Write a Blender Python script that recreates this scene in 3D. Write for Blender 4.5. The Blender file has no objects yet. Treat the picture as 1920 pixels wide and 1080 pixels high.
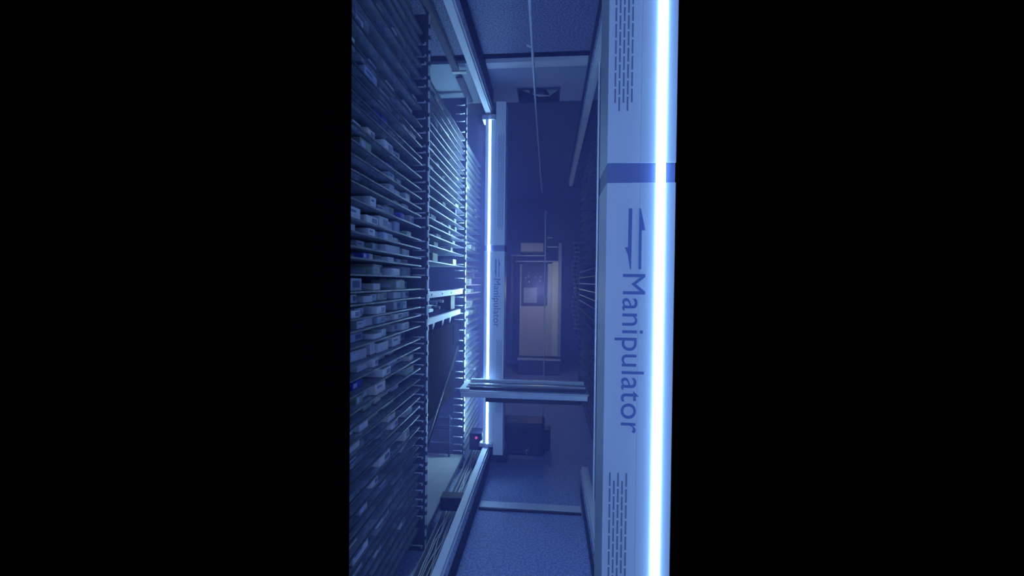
import bpy, bmesh, math, random
from mathutils import Vector, Matrix

S = bpy.context.scene
COL = S.collection
R = random.Random(7)
H = 1.35                      # eye height above the floor

# ------------------------------------------------------------------ camera
F = 800.0
cam_d = bpy.data.cameras.new('camera')
cam_d.sensor_width = 36.0
cam_d.lens = 36.0 * F / 1920.0
cam_d.clip_start = 0.02
cam = bpy.data.objects.new('camera', cam_d)
COL.objects.link(cam)
CM = (Matrix.Rotation(math.radians(5.0), 4, 'Z') @ Matrix.Rotation(math.radians(90 - 0.85), 4, 'X')
      @ Matrix.Rotation(math.radians(0.61), 4, 'Z'))
CM.translation = Vector((0, 0, H))
cam.matrix_world = CM
S.camera = cam


def at(u, v, Y=None, X=None, Z=None):
    """the place in the room seen at a pixel, given one of its coordinates"""
    d = CM.to_3x3() @ Vector(((u - 960) / F, (540 - v) / F, -1))
    if Y is not None: t = Y / d.y
    elif X is not None: t = X / d.x
    else: t = (Z - H) / d.z
    return Vector((0, 0, H)) + d * t


# ------------------------------------------------------------------ materials
def srgb(r, g, b):
    f = lambda c: (c / 255 / 12.92) if c / 255 <= .04045 else ((c / 255 + .055) / 1.055) ** 2.4
    return (f(r), f(g), f(b), 1)


MATS = {}


def mat(name, col, rough=.5, metal=0., bump=0., scale=60., var=.12, stretch=(1, 1, 1), spec=.5, crisp=False):
    if name in MATS: return MATS[name]
    m = bpy.data.materials.new(name); m.use_nodes = True
    nt = m.node_tree; b = nt.nodes['Principled BSDF']
    b.inputs['Roughness'].default_value = rough
    b.inputs['Metallic'].default_value = metal
    b.inputs['Specular IOR Level'].default_value = spec
    tc = nt.nodes.new('ShaderNodeTexCoord')
    mp = nt.nodes.new('ShaderNodeMapping'); mp.inputs['Scale'].default_value = stretch
    nz = nt.nodes.new('ShaderNodeTexNoise'); nz.inputs['Scale'].default_value = scale
    nz.inputs['Detail'].default_value = 4
    nt.links.new(tc.outputs['Object'], mp.inputs[0]); nt.links.new(mp.outputs[0], nz.inputs['Vector'])
    mx = nt.nodes.new('ShaderNodeMix'); mx.data_type = 'RGBA'
    mx.inputs['A'].default_value = tuple(c * (1 - var) for c in col[:3]) + (1,)
    mx.inputs['B'].default_value = tuple(min(1, c * (1 + var)) for c in col[:3]) + (1,)
    if crisp:
        mr = nt.nodes.new('ShaderNodeMapRange'); mr.inputs['From Min'].default_value = .40; mr.inputs['From Max'].default_value = .62
        nt.links.new(nz.outputs['Fac'], mr.inputs['Value']); nt.links.new(mr.outputs[0], mx.inputs['Factor'])
    else:
        nt.links.new(nz.outputs['Fac'], mx.inputs['Factor'])
    nt.links.new(mx.outputs['Result'], b.inputs['Base Color'])
    if bump:
        bp = nt.nodes.new('ShaderNodeBump'); bp.inputs['Strength'].default_value = bump
        bp.inputs['Distance'].default_value = .002
        nt.links.new(nz.outputs['Fac'], bp.inputs['Height']); nt.links.new(bp.outputs[0], b.inputs['Normal'])
    MATS[name] = m
    return m


def emis(name, col, strength):
    m = bpy.data.materials.new(name); m.use_nodes = True
    nt = m.node_tree; nt.nodes.clear()
    e = nt.nodes.new('ShaderNodeEmission'); e.inputs['Color'].default_value = col
    e.inputs['Strength'].default_value = strength
    o = nt.nodes.new('ShaderNodeOutputMaterial'); nt.links.new(e.outputs[0], o.inputs['Surface'])
    return m


def glass(name, col, clear, rough=.15):
    m = bpy.data.materials.new(name); m.use_nodes = True
    nt = m.node_tree; b = nt.nodes['Principled BSDF']; o = nt.nodes['Material Output']
    b.inputs['Base Color'].default_value = col; b.inputs['Roughness'].default_value = rough
    t = nt.nodes.new('ShaderNodeBsdfTransparent'); t.inputs['Color'].default_value = (.93, .96, 1, 1)
    nz = nt.nodes.new('ShaderNodeTexNoise'); nz.inputs['Scale'].default_value = 9
    mr = nt.nodes.new('ShaderNodeMapRange')
    mr.inputs['To Min'].default_value = clear - .08; mr.inputs['To Max'].default_value = clear + .08
    tc = nt.nodes.new('ShaderNodeTexCoord'); nt.links.new(tc.outputs['Object'], nz.inputs['Vector'])
    nt.links.new(nz.outputs['Fac'], mr.inputs['Value'])
    mx = nt.nodes.new('ShaderNodeMixShader')
    nt.links.new(mr.outputs[0], mx.inputs[0]); nt.links.new(b.outputs[0], mx.inputs[1]); nt.links.new(t.outputs[0], mx.inputs[2])
    nt.links.new(mx.outputs[0], o.inputs['Surface'])
    return m


M_white = mat('white_robot_paint', (.66, .70, .74, 1), .5, var=.03, scale=8)
M_band = mat('blue_grey_band', (.17, .20, .40, 1), .5, var=.05)
M_slot = mat('dark_vent_slot', (.20, .24, .34, 1), .8)
M_ink = mat('navy_lettering', (.15, .20, .46, 1), .6, var=.03)
M_alu = mat('brushed_aluminium', (.60, .63, .68, 1), .5, .15, bump=.02, scale=20, var=.03)
M_alu2 = mat('anodised_side', (.50, .54, .60, 1), .5, .1, var=.04, scale=30)
M_black = mat('black_powder_coat', (.012, .012, .016, 1), .6, var=.1)
M_endblack = mat('added_black_end', (.0004, .0004, .0005, 1), .95, var=.1, spec=.02)
M_navy = mat('navy_sheet_steel', (.05, .055, .1, 1), .55, .1, var=.15, scale=12)
M_steel = mat('galvanised_steel', (.36, .38, .44, 1), .4, .4, var=.15, scale=25)
M_gloss = mat('polished_dark_steel', (.12, .13, .17, 1), .18, .7, var=.1, scale=6)
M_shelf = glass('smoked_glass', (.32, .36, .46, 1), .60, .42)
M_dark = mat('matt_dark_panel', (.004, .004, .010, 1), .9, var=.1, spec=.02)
M_shelf_lit = glass('lit_shelf_glass', (.62, .68, .74, 1), .16, .3)  # far rack's strong light put into a paler, more opaque shelf colour
M_edge = mat('bright_shelf_edge', (.055, .065, .10, 1), .35, .1, var=.05)
M_pane = glass('clear_pane', (.1, .12, .16, 1), .86, .05)
M_floor = mat('speckled_vinyl_floor', (.27, .33, .54, 1), .6, bump=.6, scale=95, var=.30, crisp=True)
M_ceil = mat('textured_ceiling_board', (.13, .16, .30, 1), .45, bump=1.2, scale=110, var=.75, stretch=(1, 1.6, 1), crisp=True)
M_ceil2 = mat('smooth_ceiling_board', (.24, .30, .44, 1), .5, bump=.15, scale=14, var=.1, stretch=(1, 8, 1))
M_wall = mat('dark_wall_panel', (.035, .04, .07, 1), .7, var=.2, scale=5)
M_beige = mat('beige_cabinet_paint', (.50, .45, .40, 1), .5, var=.04, scale=6)
M_beige2 = mat('light_beige_trim', (.66, .60, .53, 1), .5, var=.04, scale=6)
M_grey = mat('grey_cabinet_panel', (.25, .27, .3, 1), .5, var=.06, scale=9)
M_cable = mat('pale_cable_sheath', (.55, .58, .62, 1), .5, var=.08)
M_red = emis('red_indicator', (1, .06, .2, 1), .35)
M_led = emis('led_strip_light', (.22, .45, 1, 1), 48.0)
M_led_near = emis('led_strip_light_near', (.24, .50, 1, 1), 9.0)
M_rear_fill = emis('added_rear_strip_light', (.21, .38, 1, 1), 50.0)
M_side_fill = emis('added_side_strip_light', (.40, .74, 1, 1), 85.0)

# ------------------------------------------------------------------ mesh helpers


class MB:
    """collects shapes into one mesh"""

    def __init__(s):
        s.bm = bmesh.new(); s.mats = []

    def mi(s, m):
        if m not in s.mats: s.mats.append(m)
        return s.mats.index(m)

    def box(s, x0, x1, y0, y1, z0, z1, m, bevel=0.):
        before = set(s.bm.faces)
        r = bmesh.ops.create_cube(s.bm, size=1)
        for v in r['verts']:
            v.co = Vector(((x0 + x1) / 2 + v.co.x * (x1 - x0), (y0 + y1) / 2 + v.co.y * (y1 - y0),
                           (z0 + z1) / 2 + v.co.z * (z1 - z0)))
        if bevel:
            ed = list({e for v in r['verts'] for e in v.link_edges})
            bmesh.ops.bevel(s.bm, geom=ed, offset=bevel, segments=2, affect='EDGES', profile=.5)
        k = s.mi(m)
        for f in s.bm.faces:
            if f not in before: f.material_index = k
        return s

    def prism(s, pts, axis, a0, a1, m):
        """polygon pts in the two other axes, extruded along axis"""
        def mk(p, a):
            return {'x': (a, p[0], p[1]), 'y': (p[0], a, p[1]), 'z': (p[0], p[1], a)}[axis]
        A = [s.bm.verts.new(mk(p, a0)) for p in pts]; B = [s.bm.verts.new(mk(p, a1)) for p in pts]
        k = s.mi(m); n = len(pts); fs = [s.bm.faces.new(A), s.bm.faces.new(B[::-1])]
        for i in range(n): fs.append(s.bm.faces.new((A[i], B[i], B[(i + 1) % n], A[(i + 1) % n])))
        for f in fs: f.material_index = k
        bmesh.ops.recalc_face_normals(s.bm, faces=fs)
        return s

    def tube(s, pts, r, m, n=10, r1=None):
        pts = [Vector(p) for p in pts]; rings = []; k = s.mi(m); N = len(pts)
        for i, p in enumerate(pts):
            d = (pts[min(i + 1, N - 1)] - pts[max(i - 1, 0)]).normalized()
            a = d.orthogonal().normalized() if abs(d.z) > .9 else d.cross(Vector((0, 0, 1))).normalized()
            b = d.cross(a)
            rr = r if r1 is None else r + (r1 - r) * i / max(1, N - 1)
            rings.append([s.bm.verts.new(p + a * rr * math.cos(t * 2 * math.pi / n) + b * rr * math.sin(t * 2 * math.pi / n)) for t in range(n)])
        fs = []
        for i in range(N - 1):
            for t in range(n):
                fs.append(s.bm.faces.new((rings[i][t], rings[i][(t + 1) % n], rings[i + 1][(t + 1) % n], rings[i + 1][t])))
        for f in fs: f.smooth = True
        fs += [s.bm.faces.new(rings[0]), s.bm.faces.new(rings[-1][::-1])]
        for f in fs: f.material_index = k
        bmesh.ops.recalc_face_normals(s.bm, faces=fs)
        return s

    def dome(s, c, r, m, half=-1):
        before = set(s.bm.verts)
        q = bmesh.ops.create_uvsphere(s.bm, u_segments=20, v_segments=12, radius=r)
        for v in q['verts']:
            v.co.z = min(0, v.co.z) if half < 0 else max(0, v.co.z)
            v.co += Vector(c)
        k = s.mi(m)
        for f in {f for v in q['verts'] for f in v.link_faces}: f.material_index = k; f.smooth = True
        return s

    def mesh(s, name):
        me = bpy.data.meshes.new(name); s.bm.to_mesh(me); s.bm.free()
        for m in s.mats: me.materials.append(m)
        return me

    def build(s, name, parent=None, loc=None):
        o = bpy.data.objects.new(name, s.mesh(name)); COL.objects.link(o)
        if parent: o.parent = parent
        if loc: o.location = loc
        return o


def tag(o, label=None, cat=None, group=None, kind=None):
    if label: o['label'] = label
    if cat: o['category'] = cat
    if group: o['group'] = group
    if kind: o['kind'] = kind
    return o


def thing(name, label, cat, loc, group=None):
    o = bpy.data.objects.new(name, None); COL.objects.link(o); o.location = loc
    o.empty_display_size = .05
    return tag(o, label, cat, group)


ORD = ['zeroth', 'first', 'second', 'third', 'fourth', 'fifth', 'sixth', 'seventh', 'eighth', 'ninth', 'tenth', 'eleventh', 'twelfth',
       'thirteenth', 'fourteenth', 'fifteenth', 'sixteenth', 'seventeenth', 'eighteenth', 'nineteenth']
TENS = {2: 'twenty', 3: 'thirty', 4: 'forty', 5: 'fifty'}


def ordinal(n):
    if n < 20: return ORD[n]
    t, u = divmod(n, 10)
    return TENS[t] + '-' + ORD[u] if u else TENS[t][:-1] + 'ieth'


# ------------------------------------------------------------------ the setting
XS = -.60            # front plane of the racks
Y_END = 7.0
fl = MB(); fl.box(-.95, .44, -.3, 2.25, -.06, 0, M_floor); fl.box(-.95, .60, 2.25, Y_END, -.06, 0, M_floor)
tag(fl.build('floor'), 'blue lit speckled floor of the robot aisle', 'floor', kind='structure')
c1 = MB(); c1.box(-.95, .44, -.3, 2.53, 2.70, 2.76, M_ceil)
c1.box(-.95, .60, 2.66, 2.99, 2.70, 2.76, M_ceil2)
c1.box(-.95, -.245, 2.99, 3.22, 2.70, 2.76, M_ceil2); c1.box(.06, .60, 2.99, 3.22, 2.70, 2.76, M_ceil2)
c1.box(-.95, .60, 3.22, Y_END, 2.70, 2.76, M_wall)
c1.box(-.95, .60, 2.53, 2.66, 2.735, 2.76, M_black)
tag(c1.build('ceiling'), 'rough sparkling blue ceiling boards over the aisle', 'ceiling', kind='structure')
for nm, b, m, lb in (('wall_left', (-.97, -.95, 1.28, Y_END, 0, 2.70), M_wall, 'dark wall behind the glass shelf racks'),
                     ('wall_right', (.60, .62, 2.3, Y_END, 0, 2.70), M_wall, 'dark wall behind the side rack and post'),
                     ('wall_back', (-.95, .60, Y_END, Y_END + .05, 0, 2.70), M_wall, 'dark end wall behind the beige station')):
    w = MB(); w.box(*b, m); tag(w.build(nm), lb, 'wall', kind='structure')
# cross strips at the joints
t = MB(); t.box(-.40, .215, 2.585, 2.655, 2.675, 2.70, M_alu2); t.box(-.93, -.465, 2.60, 2.70, 2.685, 2.70, M_ceil2)
tag(t.build('trim_1'), 'pale metal strip across the ceiling joint', 'trim', kind='structure')
t = MB(); t.box(-.40, .20, 2.49, 2.56, 0, .012, M_alu); t.box(-.40, .20, 2.475, 2.49, 0, .010, M_black)
tag(t.build('trim_2'), 'pale metal threshold strip across the floor', 'trim', kind='structure')
# ceiling edge trim above the rack fronts
t = MB(); t.box(-.615, -.575, 1.6, 2.63, 2.655, 2.665, M_navy); t.box(-.577, -.573, 1.6, 2.63, 2.655, 2.672, M_edge)
t.box(-.62, -.53, 2.63, 2.66, 2.65, 2.66, M_alu2)
t.box(-.615, -.575, 2.72, 3.10, 2.655, 2.665, M_navy); t.box(-.577, -.573, 2.72, 3.10, 2.655, 2.672, M_edge)
t.box(-.60, -.59, 1.6, 3.10, 2.665, 2.70, M_navy)
tag(t.build('trim_3'), 'slim dark trim with bright edge along the ceiling above the racks', 'trim', kind='structure')
# black sill under the ceiling trim between ceiling boards


# ------------------------------------------------------------------ guide rails
def rail(x_out, x_in, z_face, up, y0, y1, label):
    """x_in is the aisle side; up = +1 hangs from the ceiling, -1 stands on the floor"""
    s = 1 if x_in > x_out else -1
    zt = 2.70 if up > 0 else 0.
    root = thing('guide_rail', label, 'rail', ((x_out + x_in) / 2, y0, zt), 'guide rails of the robots')
    off = Vector(root.location)
    def put(mb, name, on=None):
        o = mb.build(name, on or root)
        if not on: o.location = -off
        return o
    b = MB(); lo, hi = sorted((x_out, x_in))
    z2 = z_face + up * .012
    b.box(lo, hi, y0, y1, min(z_face, z2), max(z_face, z2), M_alu, .001)
    put(b, 'running_face')
    c = MB(); z3 = z_face + up * .075
    xa, xb = sorted((x_in + s * .006, x_in - s * .020))
    c.box(xa, xb, y0, y1, min(z_face + up * .016, z3), max(z_face + up * .016, z3), M_alu2, .001)
    xa, xb = sorted((x_in - s * .004, x_out + s * .003))
    c.box(xa, xb, y0, y1, min(z2, z3), max(z2, z3), M_black)
    side = put(c, 'side_face')
    y = y0 + .05; k = 0
    while y < min(y1, 3.1) - .03:
        for dz in ((.035, .058) if k % 4 == 1 else (.045,)):
            z = z_face + up * dz
            h = MB(); h.tube([(x_in + s * .004, y, z), (x_in + s * .0075, y, z)], .0042, M_black, 8)
            put(h, 'bolt', side)
        y += .085; k += 1
    w = MB(); xa, xb = sorted((x_in + s * .004, x_out + s * .004))
    w.box(xa, xb, y0, y1, min(z3, zt), max(z3, zt), M_black)
    put(w, 'mounting_web')
    return root


rail(-.452, -.415, 2.51, 1, 1.5, 3.02, 'upper left silver guide rail meeting the lit mast')
rail(-.452, -.415, 0.19, -1, 1.55, 3.02, 'silver guide rail on the floor beside the left racks')
rail(.262, .225, 2.51, 1, 1.25, 5.2, 'upper guide rail on the right fading into haze')
rail(.255, .215, 0.19, -1, 1.25, 2.70, 'lower guide rail on the floor at the right post')


# ------------------------------------------------------------------ robots
def text_mesh(body, size, mat_, name):
    cu = bpy.data.curves.new(name, 'FONT'); cu.body = body; cu.size = size; cu.extrude = .0006
    cu.space_character = 1.04
    o = bpy.data.objects.new(name, cu); COL.objects.link(o)
    dg = bpy.context.evaluated_depsgraph_get(); dg.update()
    me = bpy.data.meshes.new_from_object(o.evaluated_get(dg))
    bpy.data.objects.remove(o); bpy.data.curves.remove(cu)
    me.materials.clear(); me.materials.append(mat_)
    return me


def robot(loc_led, s, label, carriage):
    """loc_led: x of the light strip and y of the front face; s=+1 puts the lettered mast to the right of the strip"""
    xl, yf = loc_led
    root = thing('picking_robot', label, 'robot', (xl, yf, .19), 'manipulator robots')
    off = Vector(root.location)
    def put(mb, name, lab=None, on=None):
        o = mb.build(name, on or root)
        if not on: o.location = -off
        if lab: o['label'] = lab
        return o
    def X(d): return xl + s * d
    def xb(a, b): return tuple(sorted((X(a), X(b))))
    zb = H + .232          # centre of the dark band
    zt, zl = 2.51, .19
    # light housing (the slim side of the mast carrying the strip)
    b = MB()
    for z0, z1 in ((zl + .03, zb - .021), (zb + .021, zt - .04)):
        b.box(*xb(-.031, .0424), yf, yf + .13, z0, z1, M_white, .001)
    housing = put(b, 'light_housing', 'pale narrow housing behind the light strip')
    m = MB()
    for z0, z1 in ((.135, zb - .021), (zb + .021, 2.595)):
        m.box(*xb(.0425, .111), yf, yf + .14, z0, z1, M_white, .001)
    mast = put(m, 'mast', 'pale mast carrying the lettering')
    k = MB(); k.box(*xb(-.030, .110), yf + .004, yf + .132, zb - .0215, zb + .0215, M_band)
    put(k, 'dark_band', 'dark blue band around the mast')
    st = MB()
    yt = yf + (.007 if carriage else .001)
    st.tube([(xl, yt, zl + .02), (xl, yt, zt - .035)], .0098, M_led if carriage else M_led_near, 16)
    led = put(st, 'light_strip', 'glowing white vertical light strip', housing)
    sd = MB(); sx = sorted((X(-.0315), X(-.036)))
    sd.box(sx[0], sx[1], yf + .05, yf + .075, zl + .05, zt - .05, M_side_fill)
    put(sd, 'added_side_strip', 'added light strip on the hidden rack side of the mast', housing)  # added strip, hidden from view, to brighten the far rack
    if not carriage:
        rs = MB(); rs.tube([(X(.005), yf + .1315, zl + .05), (X(.005), yf + .1315, zt - .05)], .0098, M_rear_fill, 16)  # added strip, hidden from view, that lights the aisle beyond
        put(rs, 'added_rear_strip', 'added light strip on the hidden rear of the mast', housing)
    # vents
    for zc0, n in ((H + 1.02, 19), (H - .405, 15)):
        v = MB()
        for c in range(5):
            for r in range(n):
                xx = .062 + c * .0086; zz = zc0 - r * .034 - (c % 2) * .017
                if zz < .2: continue
                x0, x1 = xb(xx - .0017, xx + .0017)
                v.box(x0, x1, yf - .0006, yf + .002, zz - .029, zz, M_slot)
        put(v, 'vent_slots', 'staggered columns of dark vent slots', mast)
    # lettering, reading downwards, tops towards +x
    me = text_mesh('Manipulator', .0585, M_ink, 'lettering')
    xs = [w.co.x for w in me.vertices]; sc = .338 / (max(xs) - min(xs)); mn = min(xs)
    base = X(.0375) if s > 0 else X(.075)
    for w in me.vertices:
        x, y, z = (w.co.x - mn) * sc, w.co.y * sc, w.co.z
        w.co = Vector((base + y, yf - .0006 - z * .5, H + .019 - x))
    o = bpy.data.objects.new('lettering', me); COL.objects.link(o); o.parent = mast
    o['label'] = 'dark blue word Manipulator reading downwards'
    # emblem: two bars with opposed half arrow heads
    e = MB(); q = base; z0 = H + .029
    e.prism([(q + .010, z0 + .128), (q + .0175, z0 + .128), (q + .0165, z0 + .0), (q + .0145, z0), (q + .0095, z0 + .03), (q + .003, z0 + .046), (q + .0095, z0 + .046)],
            'y', yf - .0008, yf + .001, M_ink)
    e.prism([(q + .032, z0), (q + .0375, z0), (q + .0375, z0 + .082), (q + .0445, z0 + .082), (q + .041, z0 + .10), (q + .035, z0 + .128), (q + .032, z0 + .128)],
            'y', yf - .0008, yf + .001, M_ink)
    put(e, 'emblem', 'emblem of two opposed half arrows', mast)
    # clamps on the rails
    for z, h in ((zt - .042, .040), (zl + .0, .03)):
        c = MB(); c.box(*xb(-.055, .041), yf - .012, yf + .10, z + .001, z + h - .001, M_steel, .006)
        c.tube([(xl, yf - .018, z + h / 2), (xl, yf - .010, z + h / 2)], .011, M_alu, 14)
        put(c, 'rail_clamp', 'glossy clamp holding the mast on the rail')
    if carriage:
        zc = H - .70; y0 = yf - .27
        p = MB(); p.box(-.565, .255, y0, yf - .02, zc - .012, zc, M_steel, .003)
        p.box(-.555, .245, y0 - .012, y0, zc - .038, zc - .006, M_alu2, .003)
        p.prism([(-.565, y0), (-.50, y0 - .0), (-.545, yf - .02), (-.565, yf - .02)], 'z', zc + .0005, zc + .012, M_alu2)
        tray = put(p, 'carriage_tray', 'wide pale tray across the aisle')
        for dy, h, mm in ((.04, .016, M_black), (.10, .022, M_steel), (.15, .014, M_black), (.20, .030, M_alu2)):
            q = MB(); q.box(-.53, .24, y0 + dy, y0 + dy + .026, zc + .0005, zc + h, mm, .002); put(q, 'cross_bar', None, tray)
        g = MB(); g.box(-.40, .20, y0 + .02, yf - .05, zc - .075, zc - .013, M_black, .004); put(g, 'drive_housing', 'black drive housing under the tray')
        # foot unit on the floor
        f = MB(); f.box(xl - .045, xl + .13, yf + .15, yf + .42, .02, .17, M_black, .01)
        f.box(xl - .06, xl + .40, yf + .18, yf + .40, .06, .30, M_black, .02)
        f.tube([(xl + .25, yf + .16, .20), (xl + .25, yf + .05, .20)], .045, M_black, 16)
        base_unit = put(f, 'drive_base', 'black drive unit at the foot of the mast')
        f = MB(); pc = at(986, 838, Y=yf + .10)
        f.box(pc.x - .017, pc.x + .017, pc.y, pc.y + .03, pc.z - .03, pc.z + .035, M_grey, .004)
        f.tube([(pc.x, pc.y + .015, pc.z - .03), (pc.x + .004, pc.y + .015, pc.z - .07), (pc.x, pc.y + .05, pc.z - .10)], .006, M_grey, 8, .003)
        put(f, 'plug', 'pale plug hanging on the drive unit', base_unit)
        i = MB(); pr = at(893, 821, Y=yf + .03)
        i.box(pr.x - .05, pr.x + .04, pr.y + .005, pr.y + .12, pr.z - .09, pr.z + .03, M_dark, .004)
        sensor = put(i, 'sensor_box', 'black sensor box beside the rail')
        i = MB(); i.tube([(pr.x, pr.y - .004, pr.z), (pr.x, pr.y + .008, pr.z)], .0085, M_red, 12)
        put(i, 'indicator_light', 'small glowing red indicator', sensor)
        i = MB(); pm = at(1023, 395, Y=yf + .5); pn = at(1024.5, 880, Y=yf + .5)
        i.tube([(pm.x, pm.y, pm.z), (pm.x, pm.y, .17)], .0045, M_cable, 10)
        rod = put(i, 'thin_rod', 'thin pale upright rod behind the tray')
        i = MB(); i.box(pm.x - .06, pm.x + .06, pm.y - .05, pm.y + .06, .0, .17, M_black, .006)
        put(i, 'rod_foot', None, rod)
    return root


robot((at(916, 524, Y=2.95).x, 2.95), 1, 'tall pale robot mast with vertical light strip beyond the left racks', True)
robot((at(1236, 527, Y=.92).x, .92), -1, 'large close robot mast lettered Manipulator with thick light strip', False)

# ------------------------------------------------------------------ racks
Y1, Y2, Y3, Y4 = at(656, 540, X=XS).y + .004, at(803, 530, X=XS).y, at(873, 530, X=XS).y, at(902.5, 530, X=XS).y
DEPTH = .31


def shelf_mesh(L, ms):
    m = MB()
    m.box(-DEPTH, -.006, 0, L, -.0045, 0, ms)
    m.box(-.006, 0, 0, L, -.0052, .0008, M_edge)
    return m.mesh('shelf')


peg_me = MB().tube([(0, 0, 0), (-.062, 0, 0)], .0035, M_alu2, 8).tube([(0, 0, 0), (0, -.018, 0)], .0035, M_alu2, 8).mesh('shelf_peg')


def rack(label, y0, y1, zs, ybrd, near_panel, far_panel, peg_zs, ms=M_shelf, group='glass shelf racks'):
    root = thing('shelving_rack', label, 'rack', (XS, y0, 0), group)
    off = Vector(root.location)
    def put(mb, name, lab=None):
        o = mb.build(name, root); o.location = -off
        if lab: o['label'] = lab
        return o
    b = MB(); b.box(-.945, -.93, y0, y1, .02, 2.66, M_navy); put(b, 'back_panel')
    if near_panel:
        b = MB(); b.box(-.98, XS, y0 - .004, y0, -.06, 2.76, near_panel); put(b, 'side_panel', 'added black end panel')  # near panel is added, so the view past the rack end stays black
    if far_panel:
        b = MB(); b.box(-.93, XS - .012, y1 - .014, y1, .0, 2.655, M_navy); put(b, 'side_panel', 'added black end panel')
        b = MB(); b.box(XS - .0125, XS - .004, y1 - .012, y1, .0, 2.655, M_navy); b.box(XS - .004, XS + .002, y1 - .016, y1, .0, 2.655, M_alu2, .001)
        z = .06
        while z < 2.6:
            b.box(XS - .004, XS + .0045, y1 - .018, y1 - .002, z, z + .018, M_edge); z += R.choice((.04, .055, .07))
        put(b, 'upright', 'bright slotted front post')
        for z in peg_zs:
            p = bpy.data.objects.new('shelf_peg', peg_me); COL.objects.link(p); p.parent = root
            p.location = Vector((XS - .014, y1 - .018, z)) - off
    me = shelf_mesh(ybrd[1] - ybrd[0], ms)
    for z in zs:
        o = bpy.data.objects.new('shelf', me); COL.objects.link(o); o.parent = root
        o.location = Vector((XS - .004, ybrd[0], z)) - off
    return root


# shelf heights of the first rack, top to bottom
tips = [62, 84, 104, 126, 147, 176, 205, 237, 259, 275, 296, 308, 333, 355, 372, 391, 405, 426, 450, 466, 484, 498, 519, 541, 557, 575, 590, 610, 634,
        650, 670, 690, 710, 728, 745, 761, 778, 800, 819, 835, 849, 870, 890, 905, 921, 938, 955, 972, 990]
yb1 = at(791, 530, X=XS).y
Z1 = [at(791, v, Y=yb1).z for v in tips]
b1 = rack('nearest wide rack of smoked glass shelves at the left', Y1, Y2, Z1, (Y1 + .001, yb1), M_endblack, True,
          [z + R.uniform(-.012, .012) for z in Z1] + [.03])
# second rack, only above its open bay
Z2 = []
v = 150.
while v < 495:
    Z2.append(at(805, v, Y=Y2 + .02).z); v += R.choice((15, 17, 18, 20, 22)) * 1.0
Z2[-1] = at(805, 488, Y=Y2 + .02).z
pz2 = []
z = 2.60
while z > .08:
    pz2.append(z); z -= R.choice((.045, .055, .06, .075))
b2 = rack('middle rack with an open bay between shelves and floor', Y2, Y3, Z2, (Y2 + .02, Y3 - .04), None, True, pz2)
# third rack: its near side is the second rack's far panel
Z3 = []
z = at(875, 262, X=XS).z
while z > .09:
    Z3.append(z); z -= R.choice((.046, .052, .058, .064))
b3 = rack('farthest bright rack of glass shelves beside the lit mast', Y3 + .004, Y4 + .01, Z3, (Y3 + .01, Y4), None, None, [], M_shelf_lit)


# parts of the middle rack's open bay
def bay(mb, name, lab=None):
    o = mb.build(name, b2); o.location = -Vector(b2.location)
    if lab: o['label'] = lab
    return o


m = MB(); m.box(XS - .02, XS, Y2 + .005, Y3 - .10, H - .088, H - .055, M_alu2, .002)
for k in range(4):
    yy = Y2 + .06 + k * .22
    m.tube([(XS - .001, yy, H - .072), (XS + .002, yy, H - .072)], .006, M_black, 10)
bay(m, 'bay_beam', 'pale drilled beam across the open bay')
m = MB(); m.box(XS - .015, XS + .002, Y2 + .004, Y2 + .02, H - .10, H - .04, M_alu, .002); bay(m, 'beam_bracket')
m = MB(); m.box(XS - .02, XS, Y2 + .005, Y3 - .17, H - .222, H - .190, M_alu2, .002)
for yy in (Y2 + .12, Y2 + .32, Y2 + .5):
    m.prism([(yy, H - .222), (yy + .035, H - .222), (yy, H - .256)], 'x', XS - .012, XS - .006, M_alu2)
bay(m, 'bay_beam', 'lower pale beam with small gussets')
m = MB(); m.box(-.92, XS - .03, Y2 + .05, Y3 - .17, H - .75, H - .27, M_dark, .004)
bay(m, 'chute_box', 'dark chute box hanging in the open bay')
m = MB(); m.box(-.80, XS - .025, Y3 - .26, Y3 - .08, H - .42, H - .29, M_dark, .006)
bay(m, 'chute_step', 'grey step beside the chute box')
m = MB()
for yy, zz, rr in ((Y2 + .35, H - .13, .012), (Y2 + .42, H - .16, .010), (Y2 + .50, H - .125, .008)):
    m.tube([(XS - .05, yy, zz), (XS - .26, yy + .04, zz + .01)], rr, M_gloss, 14)
m.box(XS - .20, XS - .10, Y2 + .36, Y2 + .46, H - .187, H - .14, M_steel, .004)
m.box(XS - .22, XS - .03, Y2 + .62, Y2 + .74, H - .187, H - .095, M_black, .004)
bay(m, 'feed_rollers', 'glossy rollers between the two beams')
m = MB(); a = Vector((XS - .02, Y2 + .03, .62)); c = Vector((XS - .02, Y3 - .25, .93))
m.prism([(Y2 + .03, .45), (Y2 + .03, .49), (Y3 - .12, .90), (Y3 - .12, .86)], 'x', XS - .03, XS - .02, M_dark)
m.prism([(Y2 + .03, .49), (Y2 + .03, .493), (Y3 - .12, .903), (Y3 - .12, .90)], 'x', XS - .030, XS - .019, M_edge)
bay(m, 'sloping_brace', 'black sloping brace under the chute')
m = MB(); m.box(-.925, XS, Y2 + .002, Y3 - .02, .085, .105, M_steel, .002); m.box(XS - .002, XS + .004, Y2 + .002, Y3 - .02, .083, .107, M_edge)
bay(m, 'bottom_board', 'wide pale bottom board of the open bay')
for zz, hh in ((.36, .022), (.31, .014), (.275, .018), (.19, .012)):
    m = MB(); m.box(-.86, XS - .08, Y3 - .06, Y3 - .03, zz, zz + hh, M_gloss, .004); bay(m, 'glossy_bar')
m = MB(); m.box(-.70, -.69, Y3 - .075, Y3 - .06, .105, .40, M_black); bay(m, 'black_hanger')

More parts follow.
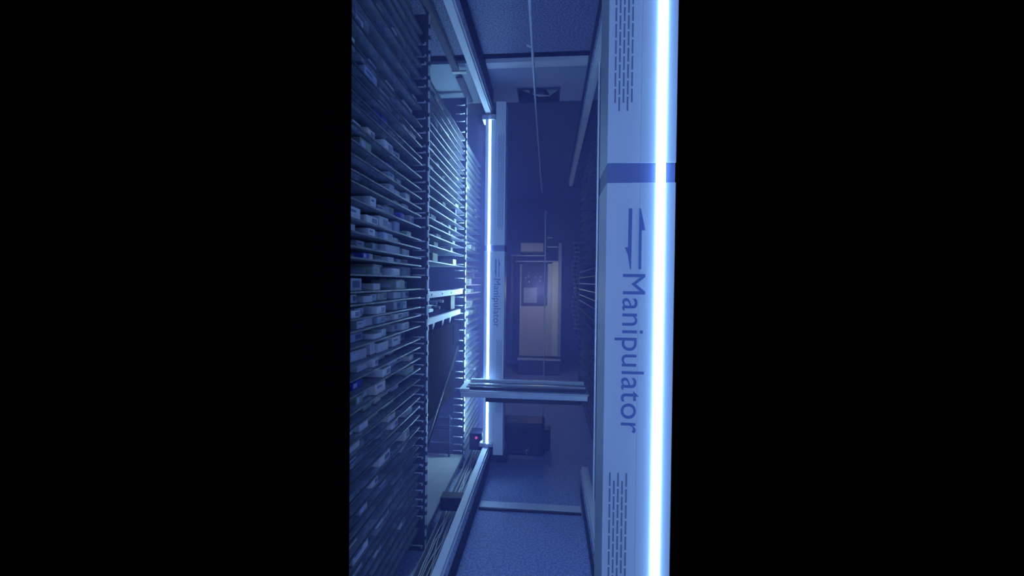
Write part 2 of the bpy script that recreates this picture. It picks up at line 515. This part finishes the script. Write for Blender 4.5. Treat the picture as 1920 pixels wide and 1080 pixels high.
# right rack seen dimly past the post
XR = .33
rr = thing('shelving_rack', 'dim hazy rack of shelves behind the right post', 'rack', (XR, 2.45, 0), 'glass shelf racks')
rm = MB(); rm.box(0, .25, 0, 2.3, -.0045, 0, M_shelf); rm.box(-.002, .004, 0, 2.3, -.005, .001, M_navy); rme = rm.mesh('shelf')
ZR = []
z = 2.45
while z > .15:
    o = bpy.data.objects.new('shelf', rme); COL.objects.link(o); o.parent = rr; o.location = (0, .0, z); ZR.append(z)
    z -= R.choice((.06, .075, .09))
m = MB(); m.box(.255, .265, -.01, 2.31, .0, 2.6, M_navy); m.build('back_panel', rr)
for yy in (-.012, 2.3):
    m = MB(); m.box(0, .255, yy, yy + .01, .0, 2.6, M_navy); m.build('side_panel', rr)
# glazed panel with a bright edge in front of that rack
g = thing('glass_screen', 'clear glass screen with bright edge in front of the right rack', 'screen', (.275, 2.25, 0))
pe = at(1118, 530, Y=2.30)
m = MB(); m.box(pe.x - .004, pe.x + .004, 2.29, 2.31, 0, 2.695, M_alu, .002); o = m.build('edge_post', g); o.location = -g.location
m = MB(); m.box(pe.x + .005, pe.x + .34, 2.298, 2.302, .0, 2.695, M_pane); o = m.build('pane', g); o.location = -g.location

# ------------------------------------------------------------------ cartons
PAL = [('white', (.60, .62, .64)), ('white', (.66, .66, .66)), ('pale grey', (.42, .45, .48)), ('cream', (.56, .53, .46)), ('pale blue', (.36, .44, .58)),
       ('grey green', (.24, .34, .27)), ('deep blue', (.06, .06, .42)), ('dark purple', (.13, .08, .17)), ('dull red', (.40, .09, .09)), ('white', (.5, .53, .58))]
WTS = [6, 6, 5, 3, 4, 2, 1.2, .9, .6, 5]
CM_ = [mat('carton_' + n.replace(' ', '_') + str(i), tuple(.74 * q for q in c) + (1,), .6, var=.06, scale=30) for i, (n, c) in enumerate(PAL)]
M_print = mat('printed_ink', (.10, .11, .22, 1), .6, var=.3, scale=90)
M_print2 = mat('pale_print', (.34, .37, .5, 1), .6, var=.3, scale=90)
SIZES = [(.11, .055, .026), (.09, .075, .032), (.13, .06, .020), (.10, .10, .036), (.085, .045, .040), (.12, .085, .024)]


def carton_proto(ci, si, printed):
    d, w, h = SIZES[si]
    m = MB(); m.box(-d, 0, -w / 2, w / 2, 0, h, CM_[ci], .0012)
    # tuck flap along the front end and lid seam
    m.box(-.001, .0006, -w / 2 + .003, w / 2 - .003, h * .16, h * .94, CM_[ci])
    m.box(-d + .004, -.004, -w / 2 - .0005, -w / 2 + .001, h * .70, h * .74, M_print2)
    me = m.mesh('medicine_carton'); pm = None
    if printed:
        p = MB(); k = (ci + si) % 3
        if k == 0: p.box(.0004, .0012, -w * .05, w * .38, h * .25, h * .8, M_print)
        elif k == 1:
            p.box(.0004, .0012, -w * .4, w * .1, h * .55, h * .75, M_print); p.box(.0004, .0012, -w * .4, w * .3, h * .3, h * .38, M_print2)
        else: p.box(.0004, .0012, -w * .42, -w * .05, h * .22, h * .82, M_print2)
        p.box(-d * .6, -d * .2, -w / 2 - .0012, -w / 2 - .0002, h * .2, h * .6, M_print2)
        pm = p.mesh('printed_panel')
    return me, pm


PROTO = {}
NCART = 0


def fill(zs, y0, y1, depth0, dens, where, word, printed, x_front, side=1, gap=None, rng=R, limit=999):
    """stand cartons along each shelf; side=+1 faces +x"""
    global NCART
    n = 0
    for i, z in enumerate(zs):
        head = (zs[i - 1] - z - .012) if i else .09
        y = y1 - rng.uniform(.01, .12); k = 0
        while y > y0 + .05:
            if rng.random() > dens:
                y -= rng.uniform(.06, .16); continue
            ci = rng.choices(range(len(PAL)), WTS)[0]
            ok = [q for q in range(len(SIZES)) if SIZES[q][2] < head]
            if not ok: ok = [2]
            si = rng.choice(ok)
            d, w, h = SIZES[si]
            sw = rng.uniform(.85, 1.25); sd = rng.uniform(.85, 1.3)
            sh = min(rng.uniform(.95, 1.5), max(.5, head / h))
            if y - w * sw < y0 + .004: break
            key = (ci, si, printed)
            if key not in PROTO: PROTO[key] = carton_proto(*key)
            me, pm = PROTO[key]
            o = bpy.data.objects.new('medicine_carton', me); COL.objects.link(o)
            yy = y - w * sw / 2
            o.location = (x_front - side * rng.uniform(0, .05), yy, z + .0006)
            o.rotation_euler = (0, 0, (0 if side > 0 else math.pi) + (math.radians(rng.uniform(-6, 6)) if rng.random() < .2 else 0))
            o.scale = (sd, sw, sh)
            k += 1; n += 1
            tag(o, f'{PAL[ci][0]} carton, {ordinal(k)} from the {where}, on the {ordinal(i + 1)} shelf down, {word}', 'medicine box', 'cartons in the ' + word)
            if pm:
                p = bpy.data.objects.new('printed_panel', pm); COL.objects.link(p); p.parent = o
            y -= w * sw + rng.choice((.003, .006, .02, .05))
            if n >= limit: break
    NCART += n
    return n


n1 = fill(Z1, Y1, yb1 - .02, 0, .76, 'front post', 'near rack', True, XS - .012, rng=random.Random(3))
n2 = fill(Z2, Y2 + .03, Y3 - .08, 0, .30, 'far post', 'middle rack', False, XS - .012, rng=random.Random(5))
n3 = fill(Z3, Y3 + .02, Y4 - .02, 0, .36, 'far end', 'far rack', False, XS - .012, rng=random.Random(8))
n4 = fill(ZR[10:22], 2.47, 3.2, 0, .30, 'near end', 'right rack', False, XR + .01, side=-1, rng=random.Random(11), limit=8)


# ------------------------------------------------------------------ floor things by the left rail
ct = thing('cable_tray', 'floor tray of pale wires between rail and racks', 'cable tray', (-.54, 1.6, 0))
m = MB(); m.box(-.585, -.50, 1.6, 3.3, 0, .012, M_navy); m.box(-.587, -.583, 1.6, 3.3, 0, .05, M_steel); m.box(-.502, -.498, 1.6, 3.3, 0, .03, M_steel)
o = m.build('channel', ct); o.location = -ct.location
rg = random.Random(2)
for k in range(5):
    m = MB(); x = -.572 + k * .013
    m.tube([(x + rg.uniform(-.006, .006), 1.6 + i * .085, .020 + rg.uniform(0, .012)) for i in range(21)], .003, M_cable, 6)
    o = m.build('wire', ct); o.location = -ct.location
p = at(853, 928, Z=.13)
m = MB(); m.box(-.60, -.457, p.y - .035, p.y + .035, .053, .13, M_black, .004)
tag(m.build('support_block'), 'black support block between the floor rail and the racks', 'support block')
m = MB(); m.box(-.495, -.457, p.y - .12, p.y - .06, .04, .075, M_alu2, .003); m.box(-.49, -.465, p.y - .11, p.y - .07, .0, .04, M_black)
tag(m.build('rail_bracket'), 'small silver bracket in front of the black support block', 'bracket')

# ------------------------------------------------------------------ ceiling things
cc = thing('hanging_cable', 'pale thin cable running along the aisle under the ceiling', 'cable', (-.1, 1.6, 2.66))
pts = [at(992, -6, Y=1.80), at(998, 90, Y=2.25), at(1003, 175, Y=2.78), at(1008, 250, Y=3.5), at(1013, 320, Y=4.6), at(1016, 360, Y=5.6)]
m = MB()
fine = []
for i in range(len(pts) - 1):
    for k in range(4): fine.append(pts[i].lerp(pts[i + 1], k / 4))
fine.append(pts[-1])
m.tube(fine, .0068, M_cable, 10); o = m.build('cable_sheath', cc); o.location = -cc.location
m = MB(); q = at(994, 88, Y=2.24); m.prism([(q.x - .020, q.z + .016), (q.x - .018, q.z + .004), (q.x + .012, q.z - .012), (q.x + .012, q.z - .002)], 'y', q.y - .004, q.y, M_cable)
o = m.build('tie_tag', cc); o.location = -cc.location

hb = thing('ceiling_recess', 'dark rectangular recess with dome fixture in the ceiling', 'ceiling fixture', (-.09, 3.1, 2.70))
m = MB(); x0, x1, y0, y1 = -.243, .058, 2.992, 3.218
m.box(x0, x1, y0, y1, 2.78, 2.79, M_black)
for b in ((x0, x0 + .006, y0, y1), (x1 - .006, x1, y0, y1), (x0, x1, y0, y0 + .006), (x0, x1, y1 - .006, y1)): m.box(*b, 2.69, 2.78, M_black)
o = m.build('housing', hb); o.location = -hb.location
def slab(pts, ya, m, name):
    q = MB(); w = [at(u, v, Y=ya) for u, v in pts]
    q.prism([(a.x, a.z) for a in w], 'y', ya, ya + .012, m); o = q.build(name, hb); o.location = -hb.location


slab([(975, 164), (992, 163), (994, 175), (982, 170)], 3.14, M_cable, 'reflector_flap')
slab([(1022, 163), (1046, 164), (1046, 168), (1031, 178)], 3.14, M_cable, 'reflector_flap')
slab([(999, 176), (1012, 177), (1031, 179), (1010, 180)], 3.12, M_cable, 'bright_lip')
m = MB(); q = at(1009, 176, Y=3.13); m.dome((q.x, q.y, q.z), .045, M_navy, 1); o = m.build('dome', hb); o.location = -hb.location

# ------------------------------------------------------------------ the station at the end of the aisle
YS = 6.2
def P(u, v): q = at(u, v, Y=YS); return q.x, q.z
def bx(mb, u0, v0, u1, v1, y0, y1, m, bev=.004):
    xa, za = P(u0, v0); xb_, zb_ = P(u1, v1)
    mb.box(min(xa, xb_), max(xa, xb_), YS + y0, YS + y1, min(za, zb_), max(za, zb_), m, bev); return mb
xst, zst = P(1012, 670)
stn = thing('dispensing_station', 'beige dispensing station at the dark far end', 'station', (xst, YS, 0))
def sp(mb, name, lab=None, on=None):
    o = mb.build(name, on or stn)
    if not on: o.location = -stn.location
    if lab: o['label'] = lab
    return o
cb = sp(bx(MB(), 975, 495, 1025, 669, .02, .5, M_beige), 'cabinet_body', 'beige cabinet body')
sp(bx(MB(), 1024.5, 494, 1037, 668, .0, .5, M_beige), 'side_column')
sp(bx(MB(), 1036.5, 490, 1047, 668, -.02, .5, M_beige2), 'side_column', 'lighter beige side column')
sp(bx(MB(), 1047.4, 456, 1051, 669, -.03, .5, M_grey), 'edge_post', 'grey edge post')
mm = bx(MB(), 979.5, 494, 1026, 573, -.03, .015, M_black, .003); wf = sp(mm, 'window_frame', 'dark framed window in the cabinet')
mm = bx(MB(), 982, 539, 1007, 568, -.05, -.031, M_grey, .006); sp(mm, 'inner_panel', 'grey panel inside the window', wf)
mm = bx(MB(), 976, 455, 1019, 472, .0, .3, M_beige, .01); sp(mm, 'upper_box', 'beige box above the rods')
mm = MB(); bx(mm, 976, 473, 980, 495, .05, .1, M_black); bx(mm, 1014, 473, 1018, 495, .05, .1, M_black); sp(mm, 'box_bracket')
mm = MB()
for (u0, u1, vv) in ((958, 1021, 479), (966, 1047, 490), (1026, 1046, 463), (1026, 1036, 446)):
    a, b_ = at(u0, vv, Y=YS - .06), at(u1, vv, Y=YS - .06); mm.tube([a, b_], .010, M_cable, 8)
sp(mm, 'cross_rods', 'pale thin cross rods')
mm = MB(); bx(mm, 958, 478, 961, 672, -.03, .02, M_navy); bx(mm, 1021.5, 440, 1024, 495, -.03, .02, M_navy); sp(mm, 'support_frame')
mm = MB()
rg = random.Random(4)
for k in range(12):
    u, vv = rg.uniform(984, 1012), rg.uniform(507, 528); bx(mm, u, vv, u + rg.uniform(2, 5), vv + rg.uniform(2, 4), -.055, -.03, rg.choice((M_grey, M_cable, M_navy)), .002)
sp(mm, 'mechanism', 'small pale mechanism behind the window', wf)
mm = MB(); bx(mm, 970, 671, 1051, 676, -.06, .5, M_cable); bx(mm, 972, 676, 1050, 720, -.03, .5, M_navy); x_, z_ = P(972, 720)
x2_, _ = P(1050, 720); mm.box(x_, x2_, YS - .03, YS + .5, 0, max(.01, z_ + .01), M_navy); sp(mm, 'plinth', 'dark plinth with pale ledge')
mm = MB(); q = at(1030, 553, Y=YS - .04)
mm.prism([(q.x - .045, q.z - .03), (q.x + .02, q.z + .055), (q.x + .022, q.z - .05), (q.x + .008, q.z - .05), (q.x + .006, q.z + .02), (q.x - .03, q.z - .025)], 'y', YS - .05, YS - .02, M_cable)
sp(mm, 'handle', 'white angled handle')

# cable chain hanging in front of the right rack far end
ch = thing('cable_chain', 'coiled cable chain hanging in the haze right of the station', 'cable chain', at(1082, 450, Y=4.9))
for k in range(20):
    q = at(1080 + 3 * math.sin(k * .8), 455 + k * 8.5, Y=4.9)
    m = MB(); m.box(q.x - .035, q.x + .03, q.y, q.y + .05, q.z - .012, q.z + .006, M_grey, .004)
    m.box(q.x - .012, q.x + .012, q.y + .01, q.y + .04, q.z - .065, q.z - .0125, M_black)
    o = m.build('chain_link', ch); o.location = -ch.location

# ------------------------------------------------------------------ haze
hz = MB(); hz.prism([(-.948, 1.285), (.26, 1.285), (.26, 2.34), (.595, 2.34), (.595, Y_END - .002), (-.948, Y_END - .002)], 'z', .002, 2.698, M_wall)
ho = hz.build('haze'); ho.data.materials.clear()
vm = bpy.data.materials.new('blue_haze'); vm.use_nodes = True
nt = vm.node_tree; nt.nodes.clear()
vs = nt.nodes.new('ShaderNodeVolumeScatter'); vs.inputs['Color'].default_value = (.34, .34, 1, 1)
vs.inputs['Density'].default_value = .17; vs.inputs['Anisotropy'].default_value = .2
om = nt.nodes.new('ShaderNodeOutputMaterial'); nt.links.new(vs.outputs[0], om.inputs['Volume'])
ho.data.materials.append(vm)
tag(ho, 'thin blue haze hanging in the aisle', 'haze', kind='stuff')

# ------------------------------------------------------------------ added lights
def area(name, loc, rot, sx, sy, power, col):
    l = bpy.data.lights.new(name, 'AREA'); l.shape = 'RECTANGLE'; l.size = sx; l.size_y = sy; l.energy = power; l.color = col
    o = bpy.data.objects.new(name, l); COL.objects.link(o); o.location = loc; o.rotation_euler = rot
    return o


# added fill light behind the viewer, no real source there
area('back_fill', (-.42, -.85, H + .1), (math.radians(90), 0, 0), .7, 1.6, 19.0, (.23, .42, 1.0))
# added point light without a fixture, brightens the station
pl = bpy.data.lights.new('station_fill', 'POINT'); pl.energy = 7; pl.color = (.52, .58, 1); pl.shadow_soft_size = .08
po = bpy.data.objects.new('station_fill', pl); COL.objects.link(po); po.location = (at(1012, 560, Y=5.4).x, 5.4, 1.25)

w = bpy.data.worlds.new('World'); S.world = w; w.use_nodes = True
w.node_tree.nodes['Background'].inputs[0].default_value = (0, 0, 0, 1)
w.node_tree.nodes['Background'].inputs[1].default_value = 0

S.view_settings.view_transform = 'Standard'
S.view_settings.look = 'None'
S.view_settings.gamma = 1
S.view_settings.exposure = 0.5
S.view_settings.use_curve_mapping = False
S.cycles.transparent_max_bounces = 28
S.cycles.volume_bounces = 1
S.cycles.max_bounces = 8
